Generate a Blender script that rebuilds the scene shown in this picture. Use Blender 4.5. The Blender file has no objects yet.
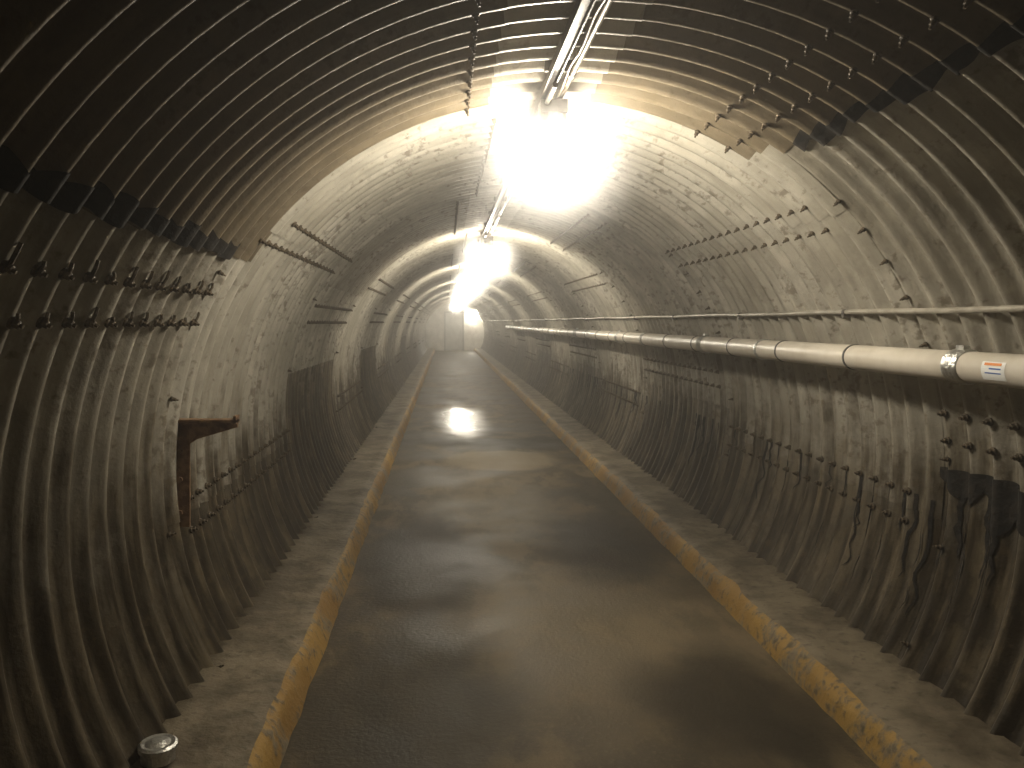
import bpy, math, random
from mathutils import Vector, noise as mn
random.seed(7)
CX, CZ, R = 0.44, 0.90, 1.60
PITCH, AMP = 0.1333, 0.025
Y0, Y1 = -4.0, 42.0
rad = math.radians
scn = bpy.context.scene
scn.view_settings.view_transform='Standard'

# ---------------- helpers ----------------
def link(o):
    scn.collection.objects.link(o); return o
def mesh_obj(name, verts, faces, mats=(), smooth=False, parent=None):
    me = bpy.data.meshes.new(name)
    me.from_pydata(verts, [], faces)
    for m in mats: me.materials.append(m)
    if smooth: me.polygons.foreach_set('use_smooth', [True]*len(me.polygons))
    me.update()
    o = link(bpy.data.objects.new(name, me))
    if parent: o.parent = parent
    return o
def empty(name, loc=(0,0,0)):
    e = link(bpy.data.objects.new(name, None)); e.location = loc; e.empty_display_size = .1
    return e
class MB:
    def __init__(s): s.v=[]; s.f=[]; s.m=[]
    def box(s, a, b, mi=0):
        n=len(s.v)
        for x in (a[0],b[0]):
            for y in (a[1],b[1]):
                for z in (a[2],b[2]): s.v.append((x,y,z))
        for q in ((0,1,3,2),(4,6,7,5),(0,4,5,1),(2,3,7,6),(0,2,6,4),(1,5,7,3)):
            s.f.append(tuple(n+i for i in q)); s.m.append(mi)
    def frame(s, d):
        d=Vector(d).normalized()
        u = d.orthogonal().normalized(); w = d.cross(u)
        return d,u,w
    def lathe(s, base, d, prof, seg=16, mi=0, cap=True):
        d,u,w = s.frame(d); base=Vector(base); n=len(s.v)
        for (h,r) in prof:
            for i in range(seg):
                a=2*math.pi*i/seg
                s.v.append(tuple(base+d*h+u*(r*math.cos(a))+w*(r*math.sin(a))))
        for j in range(len(prof)-1):
            for i in range(seg):
                i2=(i+1)%seg
                s.f.append((n+j*seg+i,n+j*seg+i2,n+(j+1)*seg+i2,n+(j+1)*seg+i)); s.m.append(mi)
        if cap:
            s.f.append(tuple(n+i for i in reversed(range(seg)))); s.m.append(mi)
            m=n+(len(prof)-1)*seg
            s.f.append(tuple(m+i for i in range(seg))); s.m.append(mi)
    def tube(s, pts, r, seg=10, mi=0, closed=False):
        pts=[Vector(p) for p in pts]; n=len(s.v); N=len(pts)
        up=None
        for k,p in enumerate(pts):
            if closed: t=(pts[(k+1)%N]-pts[k-1])
            else: t=pts[min(k+1,N-1)]-pts[max(k-1,0)]
            t.normalize()
            if up is None: up=t.orthogonal().normalized()
            u=(up-t*up.dot(t)).normalized(); up=u; w=t.cross(u)
            rr = r[k] if isinstance(r,(list,tuple)) else r
            for i in range(seg):
                a=2*math.pi*i/seg
                s.v.append(tuple(p+u*(rr*math.cos(a))+w*(rr*math.sin(a))))
        for k in range(N if closed else N-1):
            k2=(k+1)%N
            for i in range(seg):
                i2=(i+1)%seg
                s.f.append((n+k*seg+i,n+k*seg+i2,n+k2*seg+i2,n+k2*seg+i)); s.m.append(mi)
        if not closed:
            s.f.append(tuple(n+i for i in reversed(range(seg)))); s.m.append(mi)
            m=n+(N-1)*seg; s.f.append(tuple(m+i for i in range(seg))); s.m.append(mi)
    def obj(s, name, mats, parent=None, smooth=False):
        o=mesh_obj(name,s.v,s.f,mats,smooth,parent)
        o.data.polygons.foreach_set('material_index', s.m)
        return o

# ---------------- materials ----------------
class NT:
    def __init__(s,name):
        s.mat=bpy.data.materials.new(name); s.mat.use_nodes=True
        s.nt=s.mat.node_tree; s.b=s.nt.nodes['Principled BSDF']
    def n(s,t,**k):
        nd=s.nt.nodes.new(t)
        for a,b in k.items(): setattr(nd,a,b)
        return nd
    def l(s,a,b): s.nt.links.new(a,b)
    def noise(s,vec,scale,detail=4,rough=.55):
        nd=s.n('ShaderNodeTexNoise'); nd.inputs['Scale'].default_value=scale
        nd.inputs['Detail'].default_value=detail; nd.inputs['Roughness'].default_value=rough
        if vec is not None: s.l(vec,nd.inputs['Vector'])
        return nd.outputs['Fac']
    def mapping(s,vec,scale,loc=(0,0,0)):
        nd=s.n('ShaderNodeMapping'); nd.inputs['Scale'].default_value=scale
        nd.inputs['Location'].default_value=loc; s.l(vec,nd.inputs['Vector']); return nd.outputs['Vector']
    def rng(s,v,a,b,c=0,d=1,smooth=True):
        nd=s.n('ShaderNodeMapRange'); nd.interpolation_type='SMOOTHSTEP' if smooth else 'LINEAR'
        nd.inputs['From Min'].default_value=a; nd.inputs['From Max'].default_value=b
        nd.inputs['To Min'].default_value=c; nd.inputs['To Max'].default_value=d
        s.l(v,nd.inputs['Value']); return nd.outputs['Result']
    def math(s,op,a,b=None):
        nd=s.n('ShaderNodeMath',operation=op,use_clamp=False)
        for i,x in enumerate((a,b)):
            if x is None: continue
            if isinstance(x,(int,float)): nd.inputs[i].default_value=x
            else: s.l(x,nd.inputs[i])
        return nd.outputs[0]
    def mix(s,f,a,b):
        nd=s.n('ShaderNodeMix',data_type='RGBA')
        if isinstance(f,(int,float)): nd.inputs[0].default_value=f
        else: s.l(f,nd.inputs[0])
        for i,x in ((6,a),(7,b)):
            if isinstance(x,tuple): nd.inputs[i].default_value=(*x,1)
            else: s.l(x,nd.inputs[i])
        return nd.outputs[2]
    def bump(s,h,st=.3,dist=.01):
        nd=s.n('ShaderNodeBump'); nd.inputs['Strength'].default_value=st; nd.inputs['Distance'].default_value=dist
        s.l(h,nd.inputs['Height']); s.l(nd.outputs[0],s.b.inputs['Normal'])
    def geo(s): return s.n('ShaderNodeNewGeometry').outputs['Position']

def simple(name,c1,c2,scale=20,rough=.5,metal=0,bump=.1):
    t=NT(name); p=t.n('ShaderNodeTexCoord').outputs['Object']
    f=t.rng(t.noise(p,scale),.35,.65)
    t.l(t.mix(f,c1,c2),t.b.inputs['Base Color'])
    t.b.inputs['Roughness'].default_value=rough; t.b.inputs['Metallic'].default_value=metal
    if bump: t.bump(f,bump,.003)
    return t.mat

# corrugated steel: uv.x = arc angle in degrees, uv.y = distance along the tunnel
def shell_mat():
    t=NT('painted_corrugated_steel')
    uv=t.n('ShaderNodeUVMap').outputs['UV']
    at=t.n('ShaderNodeVertexColor'); at.layer_name='plate'
    sp=t.n('ShaderNodeSeparateColor'); t.l(at.outputs['Color'],sp.inputs[0])
    brown,dirt,white=sp.outputs[0],sp.outputs[1],sp.outputs[2]
    pos=t.geo()
    streak=t.noise(t.mapping(uv,(.045,24,1)),1.0,5,.6)
    streak2=t.noise(t.mapping(uv,(.12,9,1),(3,5,0)),1.0,5,.65)
    blot=t.noise(pos,1.6,5,.6); fine=t.noise(pos,22,4,.6); speck=t.noise(pos,70,3,.6)
    paint=t.mix(t.rng(blot,.3,.7),(.36,.335,.275),(.59,.56,.485))
    col=t.mix(t.math('MULTIPLY',brown,.92),paint,(.112,.078,.034))
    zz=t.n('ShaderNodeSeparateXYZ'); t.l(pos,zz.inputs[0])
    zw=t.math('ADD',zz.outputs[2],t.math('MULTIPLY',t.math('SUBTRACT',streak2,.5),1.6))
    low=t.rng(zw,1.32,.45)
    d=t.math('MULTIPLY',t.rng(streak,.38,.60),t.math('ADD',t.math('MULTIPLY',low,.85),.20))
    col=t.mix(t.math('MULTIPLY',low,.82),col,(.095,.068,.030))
    col=t.mix(d,col,(.036,.025,.011))
    d2=t.math('MULTIPLY',t.rng(t.math('ADD',fine,t.math('MULTIPLY',blot,.6)),.84,1.00),.6)
    col=t.mix(d2,col,(.085,.058,.026))
    col=t.mix(t.math('MULTIPLY',t.rng(streak2,.44,.56),dirt),col,(.020,.014,.007))
    col=t.mix(white,col,(.6,.57,.5))
    t.l(col,t.b.inputs['Base Color'])
    t.l(t.rng(fine,.3,.7,.36,.58),t.b.inputs['Roughness'])
    t.bump(t.math('ADD',fine,speck),.45,.004)
    return t.mat
M_shell=shell_mat()
M_seam=simple('seam_gap_and_seep_black',(.005,.004,.0025),(.016,.011,.006),30,.75,0,.5)
M_bolt=simple('rusty_bolt_steel',(.05,.036,.02),(.12,.09,.055),60,.6,.2,.2)

def floor_mat():
    t=NT('damp_concrete'); pos=t.geo()
    big=t.noise(pos,1.1,6,.62); med=t.noise(t.mapping(pos,(3,1.2,1)),1.5,6,.65); fine=t.noise(pos,45,4,.65)
    vf=t.noise(pos,160,2,.5)
    col=t.mix(t.rng(big,.42,.58),(.048,.035,.018),(.145,.108,.060))
    col=t.mix(t.math('MULTIPLY',t.rng(med,.44,.58),.75),col,(.034,.025,.012))
    col=t.mix(t.math('MULTIPLY',t.rng(fine,.5,.75),.4),col,(.20,.155,.095))
    col=t.mix(t.math('MULTIPLY',t.rng(vf,.5,.7),.35),col,(.022,.015,.007))
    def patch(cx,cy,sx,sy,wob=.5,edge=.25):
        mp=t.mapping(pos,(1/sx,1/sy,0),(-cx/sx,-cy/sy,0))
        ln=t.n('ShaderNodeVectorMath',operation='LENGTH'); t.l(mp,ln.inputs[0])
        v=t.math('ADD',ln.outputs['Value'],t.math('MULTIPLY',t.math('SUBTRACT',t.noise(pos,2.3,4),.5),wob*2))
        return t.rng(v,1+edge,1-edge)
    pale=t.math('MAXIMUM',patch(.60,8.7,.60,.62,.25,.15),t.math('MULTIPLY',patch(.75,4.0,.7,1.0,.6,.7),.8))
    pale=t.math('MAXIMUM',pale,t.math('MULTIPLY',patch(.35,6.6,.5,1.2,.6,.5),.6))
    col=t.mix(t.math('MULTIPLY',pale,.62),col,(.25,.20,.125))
    dark=t.math('MAXIMUM',patch(1.15,9.9,.7,.5),patch(-.15,5.0,.35,1.2,.6,.4))
    dark=t.math('MAXIMUM',dark,patch(1.0,5.3,.35,.7,.6,.4))
    dark=t.math('MAXIMUM',dark,patch(1.15,3.1,.35,.5,.6,.4))
    dark=t.math('MAXIMUM',dark,patch(.2,10.0,.9,.35,.4,.4))
    dark=t.math('MAXIMUM',dark,patch(-.1,3.2,.4,.7,.6,.4))
    col=t.mix(t.math('MULTIPLY',dark,.82),col,(.022,.016,.008))
    wet=patch(.24,12.4,.36,1.7,.35,.45)
    col=t.mix(t.math('MULTIPLY',wet,.4),col,(.05,.042,.028))
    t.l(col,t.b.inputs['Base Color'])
    r=t.rng(big,.35,.65,.50,.70)
    r=t.math('SUBTRACT',r,t.math('MULTIPLY',wet,.38))
    t.l(r,t.b.inputs['Roughness'])
    t.l(t.math('ADD',.27,t.math('MULTIPLY',wet,.4)),t.b.inputs['Specular IOR Level'])
    t.bump(t.math('MULTIPLY',t.math('ADD',fine,med),t.math('SUBTRACT',1,wet)),.45,.007)
    return t.mat
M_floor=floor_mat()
def curb_mat(name,yellow):
    t=NT(name); pos=t.geo()
    a=t.noise(pos,4,6,.6); b=t.noise(pos,26,4,.6); c=t.noise(pos,1.1,3)
    con=t.mix(t.rng(a,.36,.64),(.085,.065,.038),(.20,.165,.11))
    con=t.mix(t.math('MULTIPLY',t.rng(b,.54,.70),.55),con,(.04,.028,.013))
    if yellow:
        y=t.mix(t.rng(c,.35,.65),(.27,.145,.025),(.42,.25,.05))
        con=t.mix(t.math('MULTIPLY',t.rng(t.math('ADD',a,t.math('MULTIPLY',b,.7)),1.0,.80),.8),con,y)
    t.l(con,t.b.inputs['Base Color']); t.b.inputs['Roughness'].default_value=.75
    t.bump(t.math('ADD',a,b),.7,.012)
    return t.mat
M_curb=curb_mat('curb_concrete',False); M_yel=curb_mat('worn_yellow_paint',True)
M_pvc=simple('cream_pvc',(.56,.51,.43),(.66,.61,.53),6,.38,0,.03)
M_band=simple('black_band',(.03,.03,.03),(.06,.055,.05),40,.5)
M_silver=simple('silver_foil_clamp',(.5,.5,.48),(.65,.65,.62),50,.35,.9,.5)
M_cond=simple('painted_conduit',(.30,.27,.22),(.40,.37,.31),15,.4,.2)
M_cond2=simple('dull_conduit',(.10,.08,.055),(.18,.145,.10),15,.45,.3)
M_darkrail=simple('dark_galvanised_rail',(.025,.018,.011),(.05,.036,.022),12,.55,.1)
M_rust=simple('rusted_iron',(.13,.062,.024),(.24,.14,.065),25,.8,0,.6)
M_cast=simple('cast_fixture_metal',(.10,.09,.08),(.16,.145,.12),25,.5,.4)
M_wall=simple('end_wall_concrete',(.55,.53,.49),(.7,.68,.63),3,.8)
M_door=simple('pale_door_paint',(.42,.42,.40),(.50,.50,.48),4,.5)
M_frame=simple('door_frame_paint',(.25,.25,.24),(.32,.32,.30),4,.5)
M_label=simple('white_label',(.8,.8,.78),(.85,.85,.83),5,.5,0,0)
M_or=simple('orange_print',(.7,.2,.03),(.75,.25,.04),5,.5,0,0)
M_bl=simple('blue_print',(.05,.12,.4),(.06,.14,.45),5,.5,0,0)
M_em=bpy.data.materials.new('lit_globe'); M_em.use_nodes=True
bb=M_em.node_tree.nodes['Principled BSDF']
bb.inputs['Base Color'].default_value=(.9,.9,.85,1)
bb.inputs['Emission Color'].default_value=(1,.905,.735,1); bb.inputs['Emission Strength'].default_value=330
# scatter volume added round each warm lamp to imitate camera bloom
M_bloom=bpy.data.materials.new('lamp_bloom'); M_bloom.use_nodes=True
nt=M_bloom.node_tree; nt.nodes.remove(nt.nodes['Principled BSDF'])
tc=nt.nodes.new('ShaderNodeTexCoord'); ln=nt.nodes.new('ShaderNodeVectorMath'); ln.operation='LENGTH'
nt.links.new(tc.outputs['Object'],ln.inputs[0])
mr=nt.nodes.new('ShaderNodeMapRange'); mr.interpolation_type='SMOOTHSTEP'
mr.inputs['From Min'].default_value=.05; mr.inputs['From Max'].default_value=.45
mr.inputs['To Min'].default_value=.8; mr.inputs['To Max'].default_value=0
nt.links.new(ln.outputs['Value'],mr.inputs['Value'])
sc=nt.nodes.new('ShaderNodeVolumeScatter'); nt.links.new(mr.outputs['Result'],sc.inputs['Density'])
sc.inputs['Color'].default_value=(1,.99,.98,1)
nt.links.new(sc.outputs[0],nt.nodes['Material Output'].inputs['Volume'])

# ---------------- corrugated shell ----------------
A_LO, A_HI = -37.0, 217.0
def rcor(y):
    c=math.cos(2*math.pi*y/PITCH)
    return -AMP*(c+.18*(2*c*c-1))      # slightly narrower crests than grooves
def P(th,y,off=0.0):
    r=R+rcor(y)+off
    return (CX+r*math.cos(rad(th)), y, CZ+r*math.sin(rad(th)))
bd=[Y0,-1.5,.9,3.3]
while bd[-1]<Y1: bd.append(min(bd[-1]+2.4,Y1))
bays=[(bd[i],bd[i+1],i%2) for i in range(len(bd)-1)]
SV=[];SF=[];SUV=[];SC=[]
def patch(y0,y1,t0,t1,off,col):
    dy = PITCH/12 if y0<6 else (PITCH/8 if y0<14 else PITCH/6)
    ny=max(2,round((y1-y0)/dy)); nt=max(2,round((t1-t0)/3))
    n=len(SV)
    for j in range(ny+1):
        yy=y0+(y1-y0)*j/ny
        for i in range(nt+1):
            th=t0+(t1-t0)*i/nt
            SV.append(P(th,yy,off)); SUV.append((th,yy)); SC.append(col)
    for j in range(ny):
        for i in range(nt):
            a=n+j*(nt+1)+i
            SF.append((a,a+1,a+nt+2,a+nt+1))
SH=.27
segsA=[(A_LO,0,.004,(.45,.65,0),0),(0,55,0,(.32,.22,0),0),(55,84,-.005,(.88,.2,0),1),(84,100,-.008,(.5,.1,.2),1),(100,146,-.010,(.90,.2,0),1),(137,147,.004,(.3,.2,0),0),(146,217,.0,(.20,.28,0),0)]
segsA2=[s for s in segsA if s[0]!=146]+[(146,171,0,(.10,.3,0),0),(171,217,.006,(1.9,.8,0),0)]  # recess shade put into the colour of the lower-left plates
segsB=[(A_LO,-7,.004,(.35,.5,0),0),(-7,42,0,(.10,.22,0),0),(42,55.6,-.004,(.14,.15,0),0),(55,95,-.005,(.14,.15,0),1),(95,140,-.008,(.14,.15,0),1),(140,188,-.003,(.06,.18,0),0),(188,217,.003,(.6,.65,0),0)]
for bi,(a,b,ty) in enumerate(bays):
    near = bi<=2
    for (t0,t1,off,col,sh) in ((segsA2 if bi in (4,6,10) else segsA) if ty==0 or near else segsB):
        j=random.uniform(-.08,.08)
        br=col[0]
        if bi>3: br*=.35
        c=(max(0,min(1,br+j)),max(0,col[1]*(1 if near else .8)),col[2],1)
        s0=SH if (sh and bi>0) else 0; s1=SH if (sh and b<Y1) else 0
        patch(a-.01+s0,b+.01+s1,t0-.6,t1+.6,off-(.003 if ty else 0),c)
me=bpy.data.meshes.new('corrugated_wall'); me.from_pydata(SV,[],SF)
me.polygons.foreach_set('use_smooth',[True]*len(me.polygons))
uvl=me.uv_layers.new(name='UVMap')
li=[0]*len(me.loops); me.loops.foreach_get('vertex_index',li)
flat=[]
for i in li: flat.extend(SUV[i])
uvl.data.foreach_set('uv',flat)
ca=me.color_attributes.new('plate','FLOAT_COLOR','POINT')
fl=[]
for c in SC: fl.extend(c)
ca.data.foreach_set('color',fl)
me.materials.append(M_shell)
shell=link(bpy.data.objects.new('tunnel_corrugated_wall',me))

# black strips paint in the stained, shadowed gaps at the plate seams
mb=MB()
def gap_strip(y0,y1,th,w,off,up=1.1,dn=1.6):
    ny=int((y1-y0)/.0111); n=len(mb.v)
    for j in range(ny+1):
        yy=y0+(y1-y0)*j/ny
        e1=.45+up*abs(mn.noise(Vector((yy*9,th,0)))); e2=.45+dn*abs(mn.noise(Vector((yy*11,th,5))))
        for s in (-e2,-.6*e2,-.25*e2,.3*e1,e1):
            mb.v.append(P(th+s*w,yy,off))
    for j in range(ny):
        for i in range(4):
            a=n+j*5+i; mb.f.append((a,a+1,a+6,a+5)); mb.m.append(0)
gap_strip(Y0,3.27,145.6,1.5,-.015)
gap_strip(Y0,3.1,54.6,1.3,-.009)
gap_strip(Y0,3.3,-.6,1.6,-.006,.8,5.5)
def drip(y,t0,ln,w,off):
    K=max(4,int(ln/1.0)); n=len(mb.v)
    for k in range(K+1):
        s=k/K; ww=w*(1-s)**.5*(1+.9*mn.noise(Vector((y*9,s*8,2))))+.001
        yy=y+.022*mn.noise(Vector((y*13,s*4,7)))*s*2
        for q in (-1,-.33,.33,1): mb.v.append(P(t0-ln*s,yy+q*ww,off))
    for k in range(K):
        for i in (0,1,2):
            a=n+4*k+i; mb.f.append((a,a+4,a+5,a+1)); mb.m.append(0)
for q in range(6,25):
    for r in range(random.choice([3,4,5])):
        drip(q*PITCH+random.uniform(-.065,.065),-.8,random.uniform(4,20),random.uniform(.003,.011),-.004)
for q in range(25,110):
    for r in range(2):
        if random.random()<.6:
            drip(q*PITCH+random.uniform(-.065,.02),-5,random.uniform(4,18),random.uniform(.0015,.005),-.008)
mb.obj('painted_seam_gaps_and_seepage',[M_seam],shell,True)

# bolts
mb=MB()
def bolt(th,y,off=0,s=1.0,lod=False):
    p=Vector(P(th,y,off)); d=Vector((-math.cos(rad(th)),0,-math.sin(rad(th))))
    if lod:
        mb.lathe(p-d*.003,d,[(0,.017*s),(.016,.013*s)],6,0); return
    mb.lathe(p-d*.004,d,[(0,.018*s),(.007,.018*s),(.009,.0145*s)],10,0)
    mb.lathe(p+d*.004,d,[(0,.0125*s),(.013,.0125*s),(.015,.0095*s)],6,0)
    mb.lathe(p+d*.018,d,[(0,.006*s),(.010,.006*s)],6,0)
rowsA=[(152.7,0),(157.6,0),(60,-.005),(65.5,-.005),(103,-.010),(4.6,0),(8.6,0),(212,0)]
rowsB=[(137.4,-.008),(142.4,-.003),(39.6,0),(44.5,-.004),(-4.8,0),(-9.5,.004),(191,.003),(186,-.003),(98,-.008)]
for bi,(a,b,ty) in enumerate(bays):
    near=bi<=2
    rows=rowsA if (ty==0 or near) else rowsB
    if a<-1.6: continue
    for (th,off) in rows:
        sh=SH if 56<th<139 else 0
        n0=math.ceil((a+.04+sh)/PITCH); n1=math.floor((b-.04+sh)/PITCH)
        for q in range(n0,n1+1):
            s=.66 if 30<th<110 else .9
            bolt(th,q*PITCH,off-(.003 if ty else 0),s,a>12)
    yb=math.floor(b/PITCH)*PITCH
    for th in list(range(20,50,6))+list(range(-26,16,14))+list(range(150,212,20)):
        bolt(th+random.uniform(-1,1),yb,-.006,.6,a>12)
mb.obj('seam_bolts',[M_bolt],shell)
mb=MB()
for (th,l2) in ((152.7,1.9),(157.6,1.5)):
    for q in range(0,25):
        yy=q*PITCH
        l3=l2*random.uniform(.5,1.2)
        pts=[P(th-s*l3,yy+.012*s*(random.random()-.5),-.006-.004*math.sin(s*3.1)) for s in (-.1,.25,.6,1)]
        mb.tube(pts,.0055,6)
mb.obj('bolt_straps',[M_bolt],shell)

# ---------------- floor ----------------
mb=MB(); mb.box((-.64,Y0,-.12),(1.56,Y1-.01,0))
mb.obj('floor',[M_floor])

# ---------------- curbs ----------------
def curb(name,prof,mats_i):
    v=[];f=[];m=[]
    ys=[]; y=Y0; YE=Y1-.01
    while y<YE: ys.append(y); y+=.03 if y<9 else .2
    ys.append(YE); n=len(prof)
    for yy in ys:
        for i,(x,z) in enumerate(prof):
            am=.012 if 0<i<n-1 else .004
            if i<=1: am=.008
            N=lambda k: mn.noise(Vector((yy*4,i*3.1,x+k)))+.5*mn.noise(Vector((yy*11,i*3.1,x+k+4)))
            v.append((x+am*1.3*N(0),yy,z+am*N(9)))
    for j in range(len(ys)-1):
        for i in range(n-1):
            a=j*n+i; f.append((a,a+1,a+n+1,a+n)); m.append(mats_i[i])
    f.append(tuple(range(n))); m.append(0); b=(len(ys)-1)*n
    f.append(tuple(b+i for i in reversed(range(n)))); m.append(0)
    o=mesh_obj(name,v,f,[M_curb,M_yel],True); o.data.polygons.foreach_set('material_index',m); return o
curb('curb',[(-.545,-.05),(-.56,.005),(-.58,.055),(-.60,.095),(-.625,.115),(-.70,.122),(-.80,.118),(-.88,.122),(-.97,.13),(-1.0,.10),(-1.0,-.03)],[1,1,1,1,0,0,0,0,0,0])
curb('curb',[(1.445,-.05),(1.46,.005),(1.475,.055),(1.495,.095),(1.52,.115),(1.60,.122),(1.68,.118),(1.76,.122),(1.84,.13),(1.88,.10),(1.88,-.03)],[1,1,1,1,0,0,0,0,0,0])

# ---------------- pipe on the right ----------------
def wx(z): return CX+math.sqrt(R*R-(z-CZ)**2)
pipe=empty('wall_pipe',(0,0,0))
px,pz,pr=1.80,1.345,.054
mb=MB(); mb.tube([(px,Y0,pz),(px,1,pz),(px,8,pz),(px,23.6,pz),(px+.02,23.72,pz),(px+.08,23.8,pz),(px+.2,23.82,pz)],pr,28)
mb.obj('pipe_body',[M_pvc],pipe,True)
mb=MB()
yy=3.52-.73*6
while yy<23.4:
    mb.lathe((px,yy-.009,pz),(0,1,0),[(0,pr+.001),(.001,pr+.003),(.013,pr+.003),(.014,pr+.001)],28,0)
    yy+=.73
for yy in (-.0,2.74,5.5,8.2,10.9,13.6,16.3,19,21.7):
    prof=[(0,pr+.001)]
    for q in range(9): prof+= [(.003+q*.010,pr+.004+(.004 if q%2 else 0))]
    prof+=[(.088,pr+.001)]
    mb.lathe((px,yy,pz),(0,1,0),prof,28,1)
    mb.box((px-.012,yy+.025,pz+pr+.004),(px+.012,yy+.065,pz+pr+.02),1)
for yy in [-.9+2.7*i for i in range(9)]:
    mb.lathe((px,yy+.01,pz),(0,1,0),[(0,pr+.001),(.002,pr+.006),(.022,pr+.006),(.024,pr+.001)],28,1)
    mb.box((px+pr,yy+.012,pz-.012),(wx(pz)+.01,yy+.034,pz+.012),1)
mb.obj('pipe_bands',[M_band,M_silver],pipe)
def wrap(y0,y1,a0,a1,r,mi,mb):
    n=len(mb.v); K=8
    for i in range(K+1):
        a=rad(a0+(a1-a0)*i/K)
        for yq in (y0,y1): mb.v.append((px+r*math.cos(a),yq,pz+r*math.sin(a)))
    for i in range(K): mb.f.append((n+2*i,n+2*i+1,n+2*i+3,n+2*i+2)); mb.m.append(mi)
mb=MB(); wrap(2.5,2.61,150,215,pr+.0015,0,mb); wrap(2.515,2.595,155,164,pr+.003,1,mb); wrap(2.515,2.57,172,177,pr+.003,2,mb); wrap(2.515,2.59,187,191,pr+.003,2,mb)
mb.obj('pipe_label',[M_label,M_or,M_bl],pipe)

# thin conduit above
cd=empty('wall_conduit')
cz=1.545; cxx=wx(cz)-AMP-.016
mb=MB(); mb.tube([(cxx,Y0+.5*i,cz+.003*math.sin(i*1.7)) for i in range(int((Y1-Y0-1)/.5))],.012,12)
mb.obj('tube',[M_cond],cd,True)
mb=MB()
for i in range(20):
    yy=round((-.5+1.4*i)/PITCH)*PITCH
    mb.box((cxx-.014,yy-.010,cz-.026),(cxx+.03,yy+.010,cz-.010)); mb.lathe((cxx,yy-.011,cz),(0,1,0),[(0,.015),(.022,.015)],12)
mb.obj('clamps',[M_cast],cd)

# ---------------- ceiling conduit run ----------------
cc=empty('ceiling_conduit')
ztop=1.5+.94
mb=MB()
mb.box((.385,Y0,ztop-.010),(.425,Y1-.02,ztop+.010))
mb.box((.385,Y0,ztop-.030),(.390,Y1-.02,ztop-.010)); mb.box((.420,Y0,ztop-.030),(.425,Y1-.02,ztop-.010))
mb.obj('strut_channel',[M_darkrail],cc)
mb=MB()
mb.tube([(.472,Y0+.4*i,ztop-.01+.004*math.sin(i)) for i in range(int((Y1-Y0-.5)/.4))],.011,10)
mb.tube([(.45,Y0+.1*i,ztop-.025+.010*math.sin(i*1.3)) for i in range(int((Y1-Y0-.5)/.1))],.005,6)
mb.obj('conduit_tube',[M_cond2],cc,True)
mb=MB()
yy=-1.0
while yy<Y1-1:
    mb.box((.37,yy-.010,ztop-.002),(.495,yy+.010,ztop+.052))
    mb.lathe((.472,yy-.015,ztop-.01),(0,1,0),[(0,.016),(.03,.016)],12)
    yy+=.8
mb.obj('conduit_clamps',[M_cast],cc)

# ---------------- lamps ----------------
def build_lamp_meshes():
    out=[]
    g=MB()
    prof=[(0,.05),(.02,.07),(.06,.082),(.10,.084),(.145,.072),(.175,.048),(.19,.015)]
    g.lathe((0,0,.06),(0,0,-1),prof,12,0)
    out.append(('globe',g,[M_em],True))
    b=MB()
    b.lathe((0,0,.06),(0,0,1),[(0,.085),(.02,.085),(.035,.062),(.07,.055)],18)
    b.box((-.055,-.055,.128),(.055,.055,.18)); b.tube([(-.03,-.3,.165),(-.03,-.05,.165)],.011,8); b.tube([(-.03,.05,.165),(-.03,.3,.165)],.011,8)
    out.append(('junction_box_and_holder',b,[M_cast],False))
    c=MB()
    for i in range(3):
        a=math.pi*i/3
        pts=[]
        for j in range(13):
            u=math.pi*j/12; r=.095*math.cos(u); z=.04-.180*math.sin(u)**.8
            pts.append((r*math.cos(a),r*math.sin(a),z))
        c.tube(pts,.0022,5)
    c.tube([(.094*math.cos(2*math.pi*i/20),.094*math.sin(2*math.pi*i/20),-.03) for i in range(20)],.0022,5,0,True)
    out.append(('wire_guard',c,[M_cast],False))
    return out
parts=build_lamp_meshes(); meshes=None
mm=MB(); mm.lathe((0,0,-.45),(0,0,1),[(.45-.45*math.cos(math.pi*j/12),max(.45*math.sin(math.pi*j/12),.002)) for j in range(13)],24)  # halo ball added for the bloom round each globe
bloom_me=None
for i,yy in enumerate([3.3,8.45,13.6,18.75,23.9,29.05,34.2,39.3]):
    e=empty('ceiling_lamp',(CX,yy,2.225))
    if meshes is None:
        meshes=[]
        for nme,m,ms,sm in parts:
            o=m.obj(nme,ms,e,sm); meshes.append((nme,o.data))
    else:
        for nme,d in meshes:
            o=link(bpy.data.objects.new(nme,d)); o.parent=e
    if bloom_me is None:
        o=mm.obj('bloom_halo',[M_bloom],e); bloom_me=o.data
    else:
        o=link(bpy.data.objects.new('bloom_halo',bloom_me)); o.parent=e
    o.location=(0,0,-.03)

# ---------------- end wall, door and door lamp ----------------
mb=MB(); mb.box((CX-1.75,Y1,-.15),(CX+1.75,Y1+.2,2.75)); mb.obj('wall_end',[M_wall])
mb=MB(); mb.box((-.02,Y1-.04,.02),(.86,Y1-.005,1.98)); mb.box((.06,Y1-.05,1.1),(.78,Y1-.04,1.85),0); mb.box((.06,Y1-.05,.15),(.78,Y1-.04,.95),0)
mb.box((-.1,Y1-.06,.0),(-.02,Y1-.002,2.06),1); mb.box((.86,Y1-.06,0),(.94,Y1-.002,2.06),1); mb.box((-.1,Y1-.06,1.98),(.94,Y1-.002,2.06),1)
mb.lathe((.76,Y1-.1,1.0),(0,1,0),[(0,.03),(.05,.03),(.051,.012),(.09,.012)],12,1)
mb.obj('door_1',[M_door,M_frame])
e=empty('bulkhead_lamp',(1.35,Y1-.02,1.72))
mb=MB(); mb.lathe((0,0,0),(0,-1,0),[(0,.15),(.03,.15),(.04,.13)],18); mb.obj('base',[M_cast],e)
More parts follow.
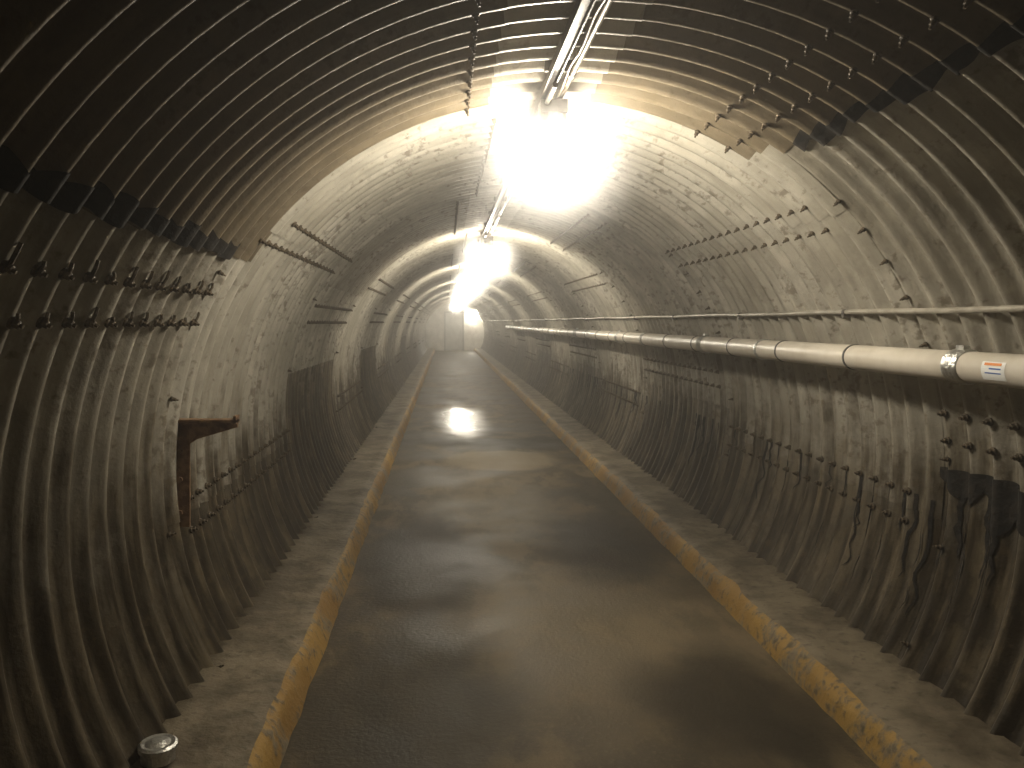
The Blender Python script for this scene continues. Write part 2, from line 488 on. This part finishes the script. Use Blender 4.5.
mb=MB(); mb.lathe((0,-.035,0),(0,-1,0),[(0,.125),(.03,.12),(.07,.08),(.09,.03)],14); mb.obj('lens',[M_em],e,True)

# ---------------- rusty bracket, left wall ----------------
e=empty('cable_bracket',(0,0,0))
yb=3.36
mb=MB()
x0=-1.145
mb.box((x0,yb-.004,.64),(x0+.07,yb+.006,1.09)); mb.box((x0+.0,yb-.03,.64),(x0+.014,yb+.006,1.09))
v0=len(mb.v); L=.27
for (x,zt,zb) in ((x0+.05,1.085,.975),(x0+.10,1.083,1.008),(x0+L,1.082,1.058)):
    for yv in (yb-.002,yb+.010): mb.v += [(x,yv,zt),(x,yv,zb)]
for s in (0,4):
    n=v0+s
    mb.f+=[(n,n+1,n+5,n+4),(n+2,n+6,n+7,n+3),(n,n+4,n+6,n+2),(n+1,n+3,n+7,n+5)]; mb.m+=[0]*4
mb.f.append((v0+8,v0+9,v0+11,v0+10)); mb.m.append(0)
mb.box((x0,yb-.03,1.080),(x0+L,yb+.03,1.092)); mb.box((x0+L-.012,yb-.03,1.075),(x0+L,yb+.03,1.108))
for z in (.70,.84,.96): mb.lathe((x0+.03,yb-.014,z),(0,1,0),[(0,.012),(.012,.012)],6)
mb.obj('bracket_iron',[M_rust],e)

# metal drain cap at lower left
e=empty('drain_cap')
mb=MB(); mb.lathe((-.90,2.50,.134),(0,0,1),[(0,.052),(.03,.052),(.035,.06),(.048,.06),(.054,.052),(.052,.04),(.06,.018)],24)
mb.obj('cap_body',[M_silver],e,False)

# ---------------- world: darkness + thin mist ----------------
w=bpy.data.worlds.new('World'); scn.world=w; w.use_nodes=True
nt=w.node_tree; nt.nodes['Background'].inputs['Color'].default_value=(.01,.008,.005,1)
vs=nt.nodes.new('ShaderNodeVolumeScatter'); vs.inputs['Density'].default_value=.017; vs.inputs['Anisotropy'].default_value=.55
vs.inputs['Color'].default_value=(1,.98,.96,1)
nt.links.new(vs.outputs[0],nt.nodes['World Output'].inputs['Volume'])

# ---------------- camera ----------------
cam=bpy.data.cameras.new('camera'); co=link(bpy.data.objects.new('camera',cam))
co.location=(0,0,1.5); co.rotation_euler=(math.pi/2,0,0)
cam.lens=36*800/1024; cam.sensor_width=36; cam.shift_x=66/1024; cam.shift_y=-62/1024; cam.clip_start=.05
scn.camera=co
